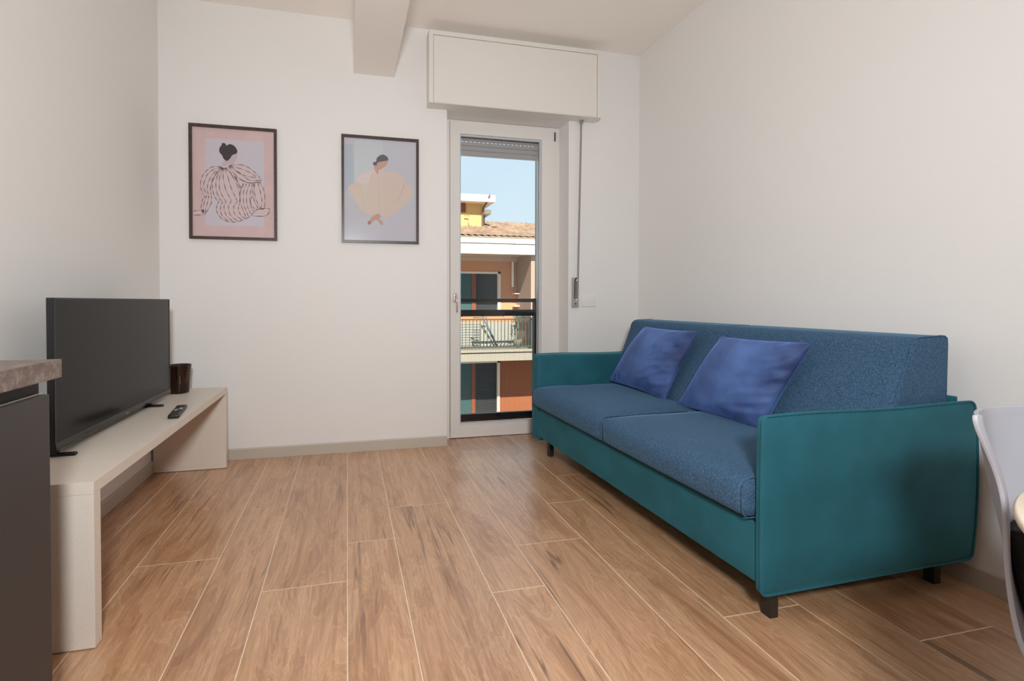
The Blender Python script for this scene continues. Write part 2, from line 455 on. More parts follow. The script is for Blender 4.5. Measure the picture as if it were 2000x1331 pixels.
ringframe(bm, SX0 - o3[0], SX1 - o3[0], SZ0, SZ1, GX0 - o3[0], GX1 - o3[0], GZ0, GZ1, -.006, .05)
bm.normal_update()
bmesh.ops.bevel(bm, geom=[e for e in bm.edges if len(e.link_faces) == 2 and abs(e.link_faces[0].normal.dot(e.link_faces[1].normal)) < .5], offset=.003, segments=2, profile=.7, affect='EDGES')
sash = obj('sash', bm, M_pvc, door)
bm = bmesh.new()
b = .012
ringframe(bm, GX0 - o3[0], GX1 - o3[0], GZ0, GZ1, GX0 + b - o3[0], GX1 - b - o3[0], GZ0 + b, GZ1 - b, .010, .03)
obj('glazing_bead', bm, mat('grey_bead', (196, 200, 206), 0.35), sash)
boxes('pane', [(GX0, GX1, YD + .026, YD + .030, GZ0, GZ1)], M_glass, sash, off=o3)
# handle with rose
bm = bmesh.new()
hx, hz = .796 - o3[0], 1.046
rbox(bm, (hx - .014, -.016, hz - .015), (hx + .014, -.006, hz + .055), .006, (2, 1, 3))
tube(bm, [(hx, -.014, hz + .03), (hx, -.03, hz + .032), (hx, -.042, hz + .030), (hx + .002, -.048, hz + .018), (hx + .004, -.050, hz - .01), (hx + .005, -.05, hz - .085)], lambda t: .0085 - .002 * t, 10)
obj('door_handle', bm, mat('champagne_handle', (205, 194, 184), 0.25, metal=.35), sash, smooth=True)
boxes('hinge_cover', [(1.596, 1.606, YD - .014, YD - .004, 2.295, 2.365)], M_dgrey, sash, off=o3, bev=.002)

# roller shutter outside the door, partly lowered
rs = thing('roller_shutter', 'grey slatted roller shutter hanging half rolled behind top of balcony door', 'roller shutter', (.76, YD + .08, 2.163))
sx0, sx1 = -.05, .737
def slat(z0, z1, slots=False):
    bm = bmesh.new()
    prof = [(-.006, z0), (-.009, z0 + .006), (-.009, z1 - .008), (-.005, z1 - .001), (.004, z1 - .001), (.004, z0)]
    if not slots:
        prism(bm, prof, 'x', sx0, sx1)
    else:
        prism(bm, [(p, q) for p, q in prof if q < z1 - .007] + [(.004, z1 - .010), (-.009, z1 - .010)][::1] if False else [(-.006, z0), (-.009, z0 + .006), (-.009, z1 - .014), (.004, z1 - .014), (.004, z0)], 'x', sx0, sx1)
        box(bm, sx0, sx1, -.008, .004, z1 - .005, z1)
        n = 23; p = (sx1 - sx0) / n
        for i in range(n): box(bm, sx0 + i * p, sx0 + i * p + p * .45, -.008, .004, z1 - .014, z1 - .005)
    return bm
obj('slat', slat(.0, .042), M_slat, rs); obj('slat', slat(.044, .078), M_slat, rs); obj('slat', slat(.080, .120, True), M_slat, rs)
obj('slat', slat(.122, .160), M_slat, rs); obj('slat', slat(.162, .200), M_slat, rs); obj('slat', slat(.202, .236), M_slat, rs)
bm = bmesh.new(); lathe(bm, [(0, 0), (.005, 0), (.005, .003), (0, .003)], 12)
bmesh.ops.rotate(bm, verts=bm.verts, cent=(0, 0, 0), matrix=Matrix.Rotation(R(90), 3, 'X')); bmesh.ops.translate(bm, verts=bm.verts, vec=(.66, -.009, .022))
obj('screw', bm, M_white, rs)
gd = boxes('shutter_guide', [(1.493, 1.515, YD + .066, YD + .092, 0, DZ)], mat('guide_grey', (205, 210, 210), .5))
tag(gd, 'grey vertical shutter guide rail outside the glass, right of the balcony door', 'guide rail')

# roller shutter box above the door
bx = thing('shutter_box', 'large white roller shutter box mounted above the balcony door', 'shutter box', (.552, 3.0, 2.402))
W, H_, D = 1.30, .495, .0995
bm = bmesh.new()
box(bm, 0, W, .012, D, 0, H_)
ringframe(bm, 0, W, 0, H_, .030, W - .030, .004, H_ - .030, 0, .012)
obj('casing', bm, M_boxw, bx)
boxes('front_panel', [(.0335, W - .0335, .002, .0118, .006, H_ - .0335)], M_boxw, bx, bev=.0015)
# strap, guide and winder
st = thing('shutter_strap', 'thin grey shutter strap running down from the shutter box', 'strap', (1.725, 3.085, 1.03))
bm = bmesh.new()
v = [(.004, -.012, 1.372), (.010, -.012, 1.372), (-.014, -.006, .03), (-.020, -.006, .03)]
prism(bm, [(.002, 1.368), (.016, 1.368), (-.008, .06), (-.022, .06)], 'y', -.010, -.008)
obj('strap', bm, mat('grey_webbing', (150, 138, 138), .8, bump=(300, .5, .001)), st)
bm = bmesh.new(); rbox(bm, (-.004, -.020, 1.352), (.024, -.002, 1.3715), .004, (2, 1, 2))
obj('strap_guide', bm, M_chrome, st, smooth=True)
ww = thing('strap_winder', 'brushed steel strap winder plate set in the wall beside the door', 'strap winder', (1.70, 3.0995, .992))
bm = bmesh.new()
ringframe(bm, -.026, .026, 0, .226, -.013, .013, .055, .215, -.010, 0)
box(bm, -.013, .013, -.004, 0, .055, .215)
obj('cover_plate', bm, M_chrome, ww)
bm = bmesh.new(); prism(bm, [(-.004, .2), (.011, .2), (.008, .065), (-.009, .065)], 'y', -.014, -.006, bev=.001)
obj('clamp', bm, mat('winder_strap', (128, 118, 118), .6), ww)
bm = bmesh.new(); lathe(bm, [(0, 0), (.006, 0), (.006, .002), (.003, .0025), (0, .0015)], 14)
bmesh.ops.rotate(bm, verts=bm.verts, cent=(0, 0, 0), matrix=Matrix.Rotation(R(90), 3, 'X')); bmesh.ops.translate(bm, verts=bm.verts, vec=(0, -.010, .028))
obj('screw', bm, M_dgrey, ww)
wp = thing('blank_wall_plate', 'white blank wall plate with two screws beside the strap winder', 'wall plate', (1.757, 3.0995, .998))
bm = bmesh.new(); rbox(bm, (0, -.007, 0), (.118, 0, .083), .0035, (2, 1, 2)); obj('plate', bm, M_white_pl, wp, smooth=True)
for sxx in (.016, .100):
    bm = bmesh.new(); lathe(bm, [(0, 0), (.0028, 0), (.0028, .0012), (0, .0012)], 10)
    bmesh.ops.rotate(bm, verts=bm.verts, cent=(0, 0, 0), matrix=Matrix.Rotation(R(90), 3, 'X')); bmesh.ops.translate(bm, verts=bm.verts, vec=(sxx, -.0068, .042))
    obj('screw', bm, M_groove, wp)

# our own balcony railing outside the door
rl = thing('balcony_railing', 'black metal balcony railing just outside the glass door', 'railing', (DX0, 3.355, 0))
ro = (DX0, 3.355, 0)
boxes('handrail', [(DX0, 1.479, 3.345, 3.385, 1.031, 1.060)], M_rail, rl, off=ro, bev=.002)
boxes('rail', [(DX0, 1.479, 3.350, 3.380, .922, .972)], M_rail, rl, off=ro, bev=.002)
boxes('rail', [(DX0, 1.479, 3.350, 3.380, .092, .150)], M_rail, rl, off=ro, bev=.002)
boxes('post', [(1.479, 1.5145, 3.343, 3.387, .02, 1.062)], M_rail, rl, off=ro, bev=.002)
for xx in (.88, 1.05, 1.22, 1.39):
    bm = bmesh.new(); lathe(bm, [(0, -.006), (.005, -.005), (.006, 0), (0, 0)], 10); obj('bolt', bm, M_rail, rl, loc=(xx - DX0, .010, .922))
bm = bmesh.new(); xx = DX0 + .01
while xx < 1.475:
    for q in range(1): box(bm, xx - .0006, xx + .0006, 3.3645, 3.3655, .15, .922)
    xx += .0097
bmesh.ops.translate(bm, verts=bm.verts, vec=(-ro[0], -ro[1], 0))
obj('wire_infill', bm, M_rail, rl, kind='stuff')
sl = boxes('balcony_sill', [(DX0, 1.515, YD + .071, YB + .42, -.02, .018)], mat('stone_sill', (176, 178, 180), .6))
tag(sl, 'pale stone sill outside the balcony door', 'sill')

# ------------------------------------------------------------------ pictures
def poster(x0, z0, w, h, label, name='framed_print'):
    p = thing(name, label, 'picture', (x0, YB - .0005, z0), group=None)
    bm = bmesh.new(); f = .0175
    ringframe(bm, 0, w, 0, h, f, w - f, f, h - f, -.020, 0)
    obj('frame', bm, M_frame, p)
    boxes('glass', [(f, w - f, -.0115, -.0105, f, h - f)], M_picglass, p)
    return p
def flat(bm, pts, layer, mi, conv):
    y = -.0050 - .0003 * layer
    vs = [bm.verts.new((conv(a, b)[0], y, conv(a, b)[1])) for a, b in pts]
    f = bm.faces.new(vs); f.material_index = mi
def smoothc(pts, closed=True, sub=5):
    """Catmull-Rom through points"""
    n = len(pts); out = []
    for i in range(n if closed else n - 1):
        p0, p1, p2, p3 = [pts[(i + d) % n] if closed else pts[min(max(i + d, 0), n - 1)] for d in (-1, 0, 1, 2)]
        for s in range(sub):
            t = s / sub
            out.append(tuple(.5 * ((2 * p1[k]) + (-p0[k] + p2[k]) * t + (2 * p0[k] - 5 * p1[k] + 4 * p2[k] - p3[k]) * t * t + (-p0[k] + 3 * p1[k] - 3 * p2[k] + p3[k]) * t ** 3) for k in (0, 1)))
    if not closed: out.append(pts[-1])
    return out
def stroke(bm, pts, layer, mi, conv, w=.0018):
    y = -.0050 - .0003 * layer
    P = [Vector(conv(a, b)) for a, b in smoothc(pts, False, 6)]
    L_, Rr = [], []
    for i, p in enumerate(P):
        d = (P[min(i + 1, len(P) - 1)] - P[max(i - 1, 0)])
        if d.length < 1e-9: d = Vector((1, 0))
        d.normalize(); nrm = Vector((-d.y, d.x)) * w / 2 * (.75 + .5 * math.sin(i * 1.3))
        L_.append(bm.verts.new((p.x + nrm.x, y, p.y + nrm.y))); Rr.append(bm.verts.new((p.x - nrm.x, y, p.y - nrm.y)))
    for i in range(len(P) - 1):
        f = bm.faces.new((L_[i], L_[i + 1], Rr[i + 1], Rr[i])); f.material_index = mi

PW, PH = .530, .732
p1 = poster(-.982, 1.438, PW, PH, 'framed print of a seated figure in a striped blouse on pink ground')
def c1(a, b):   # drawing units -> metres inside the frame
    xl = 140 + (b - 108) / 1070 * 8; xr = 957 + (b - 160) / 1035 * 3
    u = (a - xl) / (xr - xl); t_ = 108 + 52 * u; bo = 1178 + 17 * u
    return (u * PW, PH * (1 - (b - t_) / (bo - t_)))
PM1 = [mat('print_pink', (226, 196, 194), .7, var=(9, (220, 190, 190), .4, .6)), mat('print_pale_lilac', (214, 206, 216), .7), mat('print_hair', (58, 46, 48), .7),
       mat('print_blouse', (222, 200, 202), .7), mat('print_skin', (206, 186, 190), .7), mat('print_line', (122, 92, 96), .7)]
bm = bmesh.new()
vs = [bm.verts.new(q) for q in ((.014, -.005, .014), (PW - .014, -.005, .014), (PW - .014, -.005, PH - .014), (.014, -.005, PH - .014))]; bm.faces.new(vs)
flat(bm, [(283, 240), (835, 275), (835, 1062), (288, 1052)], 1, 1, c1)
flat(bm, smoothc([(580, 372), (570, 440), (540, 480), (512, 480), (506, 505), (440, 505), (445, 470), (470, 440), (520, 420)]), 2, 4, c1)
flat(bm, smoothc([(440, 288), (470, 290), (482, 310), (510, 296), (550, 310), (578, 345), (578, 378), (535, 400), (515, 430), (485, 452), (455, 432), (440, 400), (416, 370), (418, 330), (435, 310)]), 3, 2, c1)
flat(bm, smoothc([(430, 505), (350, 510), (290, 555), (252, 620), (246, 700), (270, 765), (345, 770), (355, 740), (375, 790), (410, 835), (392, 880), (400, 940), (450, 1000), (530, 1022), (610, 1010), (690, 975), (760, 905), (835, 895), (842, 800), (825, 700), (790, 648), (802, 625), (760, 570), (690, 520), (600, 490), (520, 486)]), 4, 3, c1)
flat(bm, smoothc([(290, 778), (262, 820), (250, 890), (262, 935), (290, 935), (330, 880), (345, 820), (342, 778)]), 4, 3, c1)
flat(bm, [(178, 920), (270, 912), (280, 950), (178, 960)], 4, 3, c1)
flat(bm, [(760, 905), (830, 892), (888, 900), (850, 960), (715, 962)], 4, 3, c1)
S1 = [[(430, 505), (350, 510), (290, 555), (252, 620), (246, 700), (272, 768)], [(435, 510), (350, 540), (295, 600), (272, 690), (300, 770)],
      [(440, 512), (370, 560), (320, 640), (305, 720), (320, 775)], [(445, 515), (385, 570), (345, 650), (335, 740), (348, 770)],
      [(450, 515), (400, 560), (355, 640), (355, 720), (375, 790), (410, 835)], [(452, 518), (395, 600), (385, 700), (410, 790), (445, 835)],
      [(456, 518), (418, 610), (420, 720), (455, 800), (480, 825)], [(462, 518), (450, 600), (475, 720), (515, 800), (525, 830)],
      [(466, 518), (500, 620), (530, 720), (565, 790), (582, 830)], [(470, 516), (540, 600), (590, 700), (605, 790), (600, 850)],
      [(475, 512), (520, 560), (580, 640), (615, 720)], [(500, 505), (560, 575), (640, 640), (720, 655), (795, 640)], [(500, 500), (590, 560), (700, 630), (800, 628)],
      [(505, 498), (600, 520), (700, 560), (760, 600)], [(510, 492), (620, 488), (700, 520), (770, 580), (802, 625), (790, 648), (700, 655), (600, 620), (545, 585)],
      [(515, 495), (600, 560), (660, 590), (760, 608)],
      [(410, 835), (390, 880), (400, 940), (450, 1000), (530, 1022), (610, 1010), (690, 975), (740, 925), (770, 900)], [(445, 835), (425, 890), (440, 960), (500, 1015)],
      [(480, 825), (458, 880), (480, 960), (545, 1018)], [(525, 830), (500, 880), (520, 960), (590, 1012)], [(582, 830), (548, 880), (560, 950), (630, 1002)], [(605, 850), (590, 890), (610, 950), (660, 990)],
      [(640, 660), (612, 740), (610, 830), (640, 920), (665, 985)], [(670, 660), (640, 740), (640, 840), (665, 920), (690, 975)], [(700, 662), (670, 740), (670, 840), (690, 910), (715, 950)],
      [(725, 662), (705, 740), (700, 830), (720, 900), (740, 925)], [(740, 662), (725, 740), (745, 830), (780, 900)], [(742, 662), (745, 760), (775, 850), (800, 900)],
      [(775, 655), (800, 740), (815, 830), (800, 905)], [(790, 648), (828, 710), (842, 800), (835, 895)], [(720, 780), (705, 840), (745, 900)],
      [(290, 778), (262, 820), (250, 890), (262, 935)], [(300, 778), (275, 850), (270, 935)], [(320, 778), (305, 850), (285, 930)], [(342, 778), (340, 850), (295, 935)],
      [(178, 922), (270, 912), (282, 950), (178, 960)], [(760, 905), (830, 892), (888, 900), (850, 960), (715, 962)], [(560, 590), (620, 700), (640, 660)]]
for q in S1: stroke(bm, q, 5, 5, c1, .0042)
obj('print', bm, PM1, p1)

p2 = poster(-.036, 1.440, PW, PH, 'framed print of a seated figure in a peach robe on blue ground')
def c2(a, b):
    xl = 137.0; xr = 908 - (b - 175) / 1047 * 2
    u = (a - xl) / (xr - xl); t_ = 118 + 57 * u; bo = 1200 + 22 * u
    return (u * PW, PH * (1 - (b - t_) / (bo - t_)))
PM2 = [mat('print_blue_grey', (200, 204, 212), .7, var=(5, (206, 198, 208), .35, .7)), mat('print_pale_blue', (204, 210, 214), .7), mat('print_dark_hair', (96, 92, 98), .7),
       mat('print_peach', (222, 200, 190), .7, var=(4, (220, 206, 190), .4, .6)), mat('print_skin_rose', (206, 162, 148), .7), mat('print_pink_sleeve', (224, 208, 208), .7), mat('print_skin_dark', (180, 128, 118), .7), mat('print_blue_band', (184, 194, 206), .7),
       mat('print_fold', (206, 184, 176), .7)]
bm = bmesh.new()
vs = [bm.verts.new(q) for q in ((.014, -.005, .014), (PW - .014, -.005, .014), (PW - .014, -.005, PH - .014), (.014, -.005, PH - .014))]; bm.faces.new(vs)
flat(bm, [(262, 160), (545, 185), (548, 520), (262, 600)], 1, 1, c2)
flat(bm, [(166, 210), (250, 220), (262, 610), (168, 700)], 1, 7, c2)
flat(bm, smoothc([(480, 455), (400, 480), (300, 520), (290, 590), (215, 625), (198, 680), (240, 745), (300, 830), (340, 890), (420, 930), (500, 925), (570, 950), (640, 925), (720, 860), (800, 800), (845, 720), (838, 640), (790, 622), (768, 620), (750, 550), (680, 505), (590, 490), (530, 480)]), 2, 3, c2)
flat(bm, smoothc([(450, 468), (380, 490), (300, 525), (288, 590), (340, 610), (410, 600), (425, 530), (470, 480)]), 3, 5, c2)
flat(bm, smoothc([(455, 440), (470, 470), (488, 505), (500, 480), (530, 462), (520, 440), (490, 420)]), 4, 4, c2)
flat(bm, smoothc([(485, 395), (520, 385), (592, 378), (590, 400), (572, 430), (545, 452), (510, 458), (485, 430)]), 5, 4, c2)
flat(bm, smoothc([(595, 355), (575, 332), (540, 320), (505, 335), (482, 360), (478, 388), (448, 400), (452, 425), (480, 428), (492, 400), (540, 388), (594, 378)]), 6, 2, c2)
flat(bm, smoothc([(495, 912), (440, 940), (410, 975), (392, 1000), (400, 1022), (420, 1018), (440, 992), (475, 975), (500, 990), (525, 1025), (545, 1020), (540, 990), (518, 975), (512, 950), (530, 940), (515, 930)]), 3, 4, c2)
flat(bm, smoothc([(395, 990), (392, 1012), (410, 1022), (425, 1008), (412, 985)]), 4, 6, c2)
for q in ([(757, 630), (735, 690), (700, 750)], [(760, 625), (740, 690), (690, 790)], [(300, 620), (340, 700), (350, 800)], [(505, 700), (508, 800), (505, 900)], [(490, 510), (500, 600), (505, 680)], [(430, 520), (410, 600), (405, 650)]): stroke(bm, q, 4, 8, c2, .0032)
stroke(bm, [(455, 455), (470, 480), (490, 508), (500, 490)], 7, 6, c2, .003)
stroke(bm, [(850, 1045), (875, 1048)], 7, 1, c2, .004)
obj('print', bm, PM2, p2)

# ------------------------------------------------------------------ bench under the television
BX0, BX1, BY0, BY1, BZ = -1.147, -.739, 1.488, 2.985, .501
be = thing('tv_bench', 'long low cream laminate bench with slab legs along left wall', 'bench', (BX0, BY0, 0))
bw_, bl_ = BX1 - BX0, BY1 - BY0; T = .037
bm = bmesh.new(); prism(bm, [(0, BZ - T + .0006), (bl_, BZ - T + .0006), (bl_, BZ), (0, BZ)], 'x', 0, bw_, bev=.0012); obj('bench_top', bm, M_bench, be)
for y0 in (0, bl_ - T):
    bm = bmesh.new(); box(bm, 0, bw_, y0, y0 + T, .003, BZ - T, bev=.0012); obj('leg', bm, M_bench, be)
    bm = bmesh.new(); box(bm, .004, bw_ - .004, y0 + .004, y0 + T - .004, 0, .0035); obj('glide', bm, M_dgrey, be)

# television
tv = thing('television', 'flat black widescreen television standing on cream bench', 'television', (-.972, 1.728, BZ), rz=R(-.6))
TW, TZ0, TZ1 = .968, .026, .549
bm = bmesh.new(); box(bm, -.022, -.0015, 0, TW, TZ0, TZ1, bev=.0015)
rbox(bm, (-.062, .07, TZ0 + .004), (-.020, TW - .07, .36), .012, (2, 8, 4)); obj('housing', bm, M_tvb, tv)
bm = bmesh.new(); box(bm, -.0015, .0, .007, TW - .007, TZ0 + .028, TZ1 - .006); obj('screen', bm, M_screen, tv)
bm = bmesh.new()
ringframe_pts = None
box(bm, -.002, .0012, 0, TW, TZ1 - .006, TZ1, bev=.0005); box(bm, -.002, .0012, 0, .007, TZ0 + .028, TZ1 - .006); box(bm, -.002, .0012, TW - .007, TW, TZ0 + .028, TZ1 - .006)
prism(bm, [(-.002, TZ0), (.003, TZ0 + .002), (.0045, TZ0 + .012), (.0015, TZ0 + .028), (-.002, TZ0 + .028)], 'y', 0, TW)
obj('bezel', bm, M_tvg, tv)
bm = bmesh.new(); box(bm, .0035, .0052, TW / 2 - .011, TW / 2 + .011, TZ0 + .010, TZ0 + .0135); obj('maker_badge', bm, mat('badge_silver', (150, 150, 150), .4), tv)
for yc in (.035, TW - .205):
    bm = bmesh.new()
    rbox(bm, (-.09, yc - .009, 0), (.045, yc + .011, .011), .0045, (4, 1, 1))
    prism(bm, [(-.05, .008), (-.012, .008), (-.006, .03), (-.02, .04)], 'y', yc - .006, yc + .008)
    obj('foot', bm, M_black, tv, smooth=False)

# remote control
rm = thing('remote_control', 'slim black television remote lying on cream bench', 'remote control', (-.795, 2.322, BZ), rz=R(9))
bm = bmesh.new(); rbox(bm, (-.023, -.108, .001), (.023, .108, .019), .006, (3, 10, 1)); obj('body', bm, M_black, rm, smooth=True)
bm = bmesh.new(); cvt = lambda a, b: (a, b)
def fl3(bm, pts, z):
    vs = [bm.verts.new((a, b, z)) for a, b in pts]; bm.faces.new(vs)
fl3(bm, [(-.014, .006), (.002, .012), (.002, .002), (-.014, -.006)], .0196); fl3(bm, [(.0045, .03), (.0155, .03), (.0155, .008), (.0045, .008)], .0196)
fl3(bm, [(-.013, -.012), (-.001, -.008), (-.001, -.018), (-.013, -.022)], .0196)
obj('button_print', bm, M_white, rm)
for i in range(7):
    for j in (-.013, 0, .013):
        if i in (3, 4): continue
        bm = bmesh.new(); lathe(bm, [(0, .0018), (.003, .0015), (.0038, 0)], 8); obj('key', bm, M_tvb, rm, loc=(j, -.088 + i * .028, .0185))

# candle jar
cj = thing('candle_jar', 'brown amber glass candle jar standing at far end of bench', 'candle', (-.968, 2.852, BZ))
bm = bmesh.new()
lathe(bm, [(0, .0005), (.046, .0005), (.0505, .003), (.052, .010), (.0645, .160), (.0655, .1625), (.0645, .164), (.0625, .1625), (.050, .018), (.047, .012), (0, .012)], 64)
obj('glass', bm, M_amber, cj)
bm = bmesh.new(); lathe(bm, [(0, .0125), (.046, .0125), (.050, .02), (.0590, .128), (0, .128)], 48); obj('wax', bm, M_wax, cj)
bm = bmesh.new(); tube(bm, [(0, 0, .128), (.001, 0, .136), (.003, .001, .143)], .0012, 6); obj('wick', bm, M_black, cj)
def onjar(ang, z, dr=.0007):
    r = .052 + (.0645 - .052) * (z - .010) / .150 + dr; return (r * math.cos(ang), r * math.sin(ang), z)
A0 = R(-68)
def jq(a0, a1, z0, z1):
    bm = bmesh.new(); n = max(1, int(abs(a1 - a0) / .08)); lo_, hi_ = [], []
    for i in range(n + 1):
        t0 = a0 + (a1 - a0) * i / n
        lo_.append(bm.verts.new(onjar(t0, z0))); hi_.append(bm.verts.new(onjar(t0, z1)))
    for i in range(n): bm.faces.new((lo_[i], lo_[i + 1], hi_[i + 1], hi_[i]))
    obj('gold_mark', bm, M_gold, cj)
jq(A0, A0 + .025, .06, .105); jq(A0, A0 + .12, .06, .0612)
for i, z in enumerate((.064, .075, .085, .095, .105, .118)): jq(R(-38), R(-38) + .26 + .1 * (i % 2), z, z + .0014)

# ------------------------------------------------------------------ kitchen unit at the left edge
KX, KY = -.68, 1.192
wt = boxes('worktop', [(XL + .0005, -.660, -1.8, 1.202, .8585, .9015)], M_top, bev=.0015)
tag(wt, 'thick brown stone-look worktop resting on the anthracite kitchen units', 'worktop')
for i, (y0, y1) in enumerate(((.592, KY), (-.008, .590), (-.608, -.010), (-1.208, -.610), (-1.80, -1.21))):
    kb = thing('base_cabinet', ['anthracite base cabinet at the end of the run, nearest the bench', 'anthracite base cabinet, second from the bench end', 'anthracite base cabinet in the middle of the run', 'anthracite base cabinet, fourth from the bench end', 'anthracite base cabinet at the end farthest from the bench'][i], 'cabinet', (XL, y0, 0), group='kitchen base cabinets')
    o_ = (XL, y0, 0)
    bm = bmesh.new()
    box(bm, .0005, -.702 - XL, 0, y1 - y0, .09, .8580); box(bm, .0005, -.75 - XL, 0, y1 - y0 - .004, 0, .09)
    obj('body', bm, M_cabd, kb)
    boxes('door', [(-.700, -.680, y0 + .0015, y1 - .0015, .10, .8215)], M_cab, kb, off=o_, bev=.0012)
    boxes('handle_channel', [(-.7018, -.6915, y0, y1 - .004, .8225, .8265)], M_chrome, kb, off=o_)

# ------------------------------------------------------------------ sofa
so = thing('sofa', 'two-seat sofa with blue woven cushions and teal velvet base by right wall', 'sofa', (1.265, 1.14, 0), rz=R(1.17))
def wob(a, b, c=0): return math.sin(a * 13.1 + 1.7 * math.sin(b * 9.3)) * math.sin(b * 11.7 + c) 
# near arm panel: knife-edged, slightly padded
def arm(name, x0, x1, y0, y1, z0, z1, side):
    def f(p, u):
        k = max(0, (1 - u[0] ** 4)) * max(0, (1 - u[2] ** 4))
        if side < 0: 
            if u[1] < 0: p.y -= .020 * k + .0012 * wob(p.x * 2, p.z * 2) * k
        p.x += (.022 * max(0, 1 - (u[2]) ** 2) if u[0] > 0 else -.004 * max(0, 1 - u[2] ** 2)) * abs(u[0])
        p.z += .003 * math.sin(p.x * 9) * (u[2] > 0)
        return p
    bm = bmesh.new(); rbox(bm, (x0, y0, z0), (x1, y1, z1), (.022, min(.009, (y1 - y0) / 2 - .001), .022), (16, 3, 12), f); a = obj(name, bm, M_teal, so, smooth=True)
    # piping round the outer edge
    pts = []
    yy = y0 + .002 if side < 0 else y1 - .002
    r = .022; nx = 14
    def out(px, pz):
        uz = 2 * (pz - z0) / (z1 - z0) - 1; ux = 2 * (px - x0) / (x1 - x0) - 1
        return (px + (.022 * max(0, 1 - uz * uz) if ux > 0 else -.004 * max(0, 1 - uz * uz)) * abs(ux), yy, pz + .003 * math.sin(px * 9) * (uz > 0))
    loop = []
    for i in range(nx): loop.append((x0 + r + (x1 - x0 - 2 * r) * i / nx, z0))
    for i in range(6): a_ = R(-90 + 90 * i / 6); loop.append((x1 - r + r * math.cos(a_), z0 + r + r * math.sin(a_)))
    for i in range(nx): loop.append((x1, z0 + r + (z1 - z0 - 2 * r) * i / nx))
    for i in range(6): a_ = R(90 * i / 6); loop.append((x1 - r + r * math.cos(a_), z1 - r + r * math.sin(a_)))
    for i in range(nx): loop.append((x1 - r - (x1 - x0 - 2 * r) * i / nx, z1))
    for i in range(6): a_ = R(90 + 90 * i / 6); loop.append((x0 + r + r * math.cos(a_), z1 - r + r * math.sin(a_)))
    for i in range(nx): loop.append((x0, z1 - r - (z1 - z0 - 2 * r) * i / nx))
    for i in range(6): a_ = R(180 + 90 * i / 6); loop.append((x0 + r + r * math.cos(a_), z0 + r + r * math.sin(a_)))
    bm = bmesh.new(); tube(bm, [out(*q) for q in loop], .0042, 8, closed=True); obj('piping', bm, M_teal, a, smooth=True)
    return a
arm('armrest', 0, .932, 0, .026, .113, .677, -1)
arm('armrest', 0, .89, 1.583, 1.663, .115, .680, 1)
# base panel and body
def basef(p, u):
    if u[0] < 0 and u[2] > -1:
        d = abs(p.y - .803); p.x += .006 * math.exp(-(d / .006) ** 2)
    return p
bm = bmesh.new(); rbox(bm, (.006, .0265, .142), (.860, .800, .332), .006, (4, 6, 3)); obj('base_panel', bm, M_teal, so, smooth=True)
bm = bmesh.new(); rbox(bm, (.006, .8035, .142), (.860, 1.582, .332), .006, (4, 6, 3)); obj('base_panel', bm, M_teal, so, smooth=True)
boxes('seat_platform', [(.02, .86, .03, 1.58, .331, .350)], M_cabd, so)
boxes('back_board', [(.872, .898, .028, 1.60, .142, .694)], M_teal, so, bev=.005)
# seat cushions
def cush(y0, y1, ph):
    lo, hi = (-.043, y0, .346), (.60, y1, .474)
    def f(p, u):
        kx = 1 - abs(u[1]) ** 6; kt = max(0, 1 - u[0] ** 4) * max(0, 1 - u[1] ** 6)
        if u[2] > 0: p.z += u[2] * (.016 * kt + .0015 * wob(p.x * 1.5, p.y * 2, ph))
        if u[0] < 0: p.x += u[0] * (.010 * kx * (1 - u[2] ** 2) + .0012 * wob(p.y * 3, p.z * 3, ph))
        return p
    bm = bmesh.new(); rbox(bm, lo, hi, (.036, .022, .040), (10, 14, 4), f, rseg=5); c = obj('seat_cushion', bm, M_blue, so, smooth=True)
    # piped end seams
    for ye, sg in ((y0 + .004, -1), (y1 - .004, 1)):
        bm = bmesh.new(); r = .036
        pts = [(.45, .3475), (.2, .3475), (lo[0] + r, .3475)] + [(lo[0] + r - r * math.sin(R(a_)), .3465 + r - r * math.cos(R(a_))) for a_ in (15, 30, 45, 60, 75, 90)]
        pts += [(lo[0] + .0, .42)] + [(lo[0] + r - r * math.cos(R(a_)), .474 - r + r * math.sin(R(a_)) + .002) for a_ in (0, 15, 30, 45, 60, 75, 90)] + [(.2, .478), (.45, .478)]
        tube(bm, [(a_, ye, b_) for a_, b_ in pts], .0022, 6); obj('seam', bm, M_blue, c, smooth=True)
cush(.0285, .8035, 0.3); cush(.8055, 1.580, 1.9)
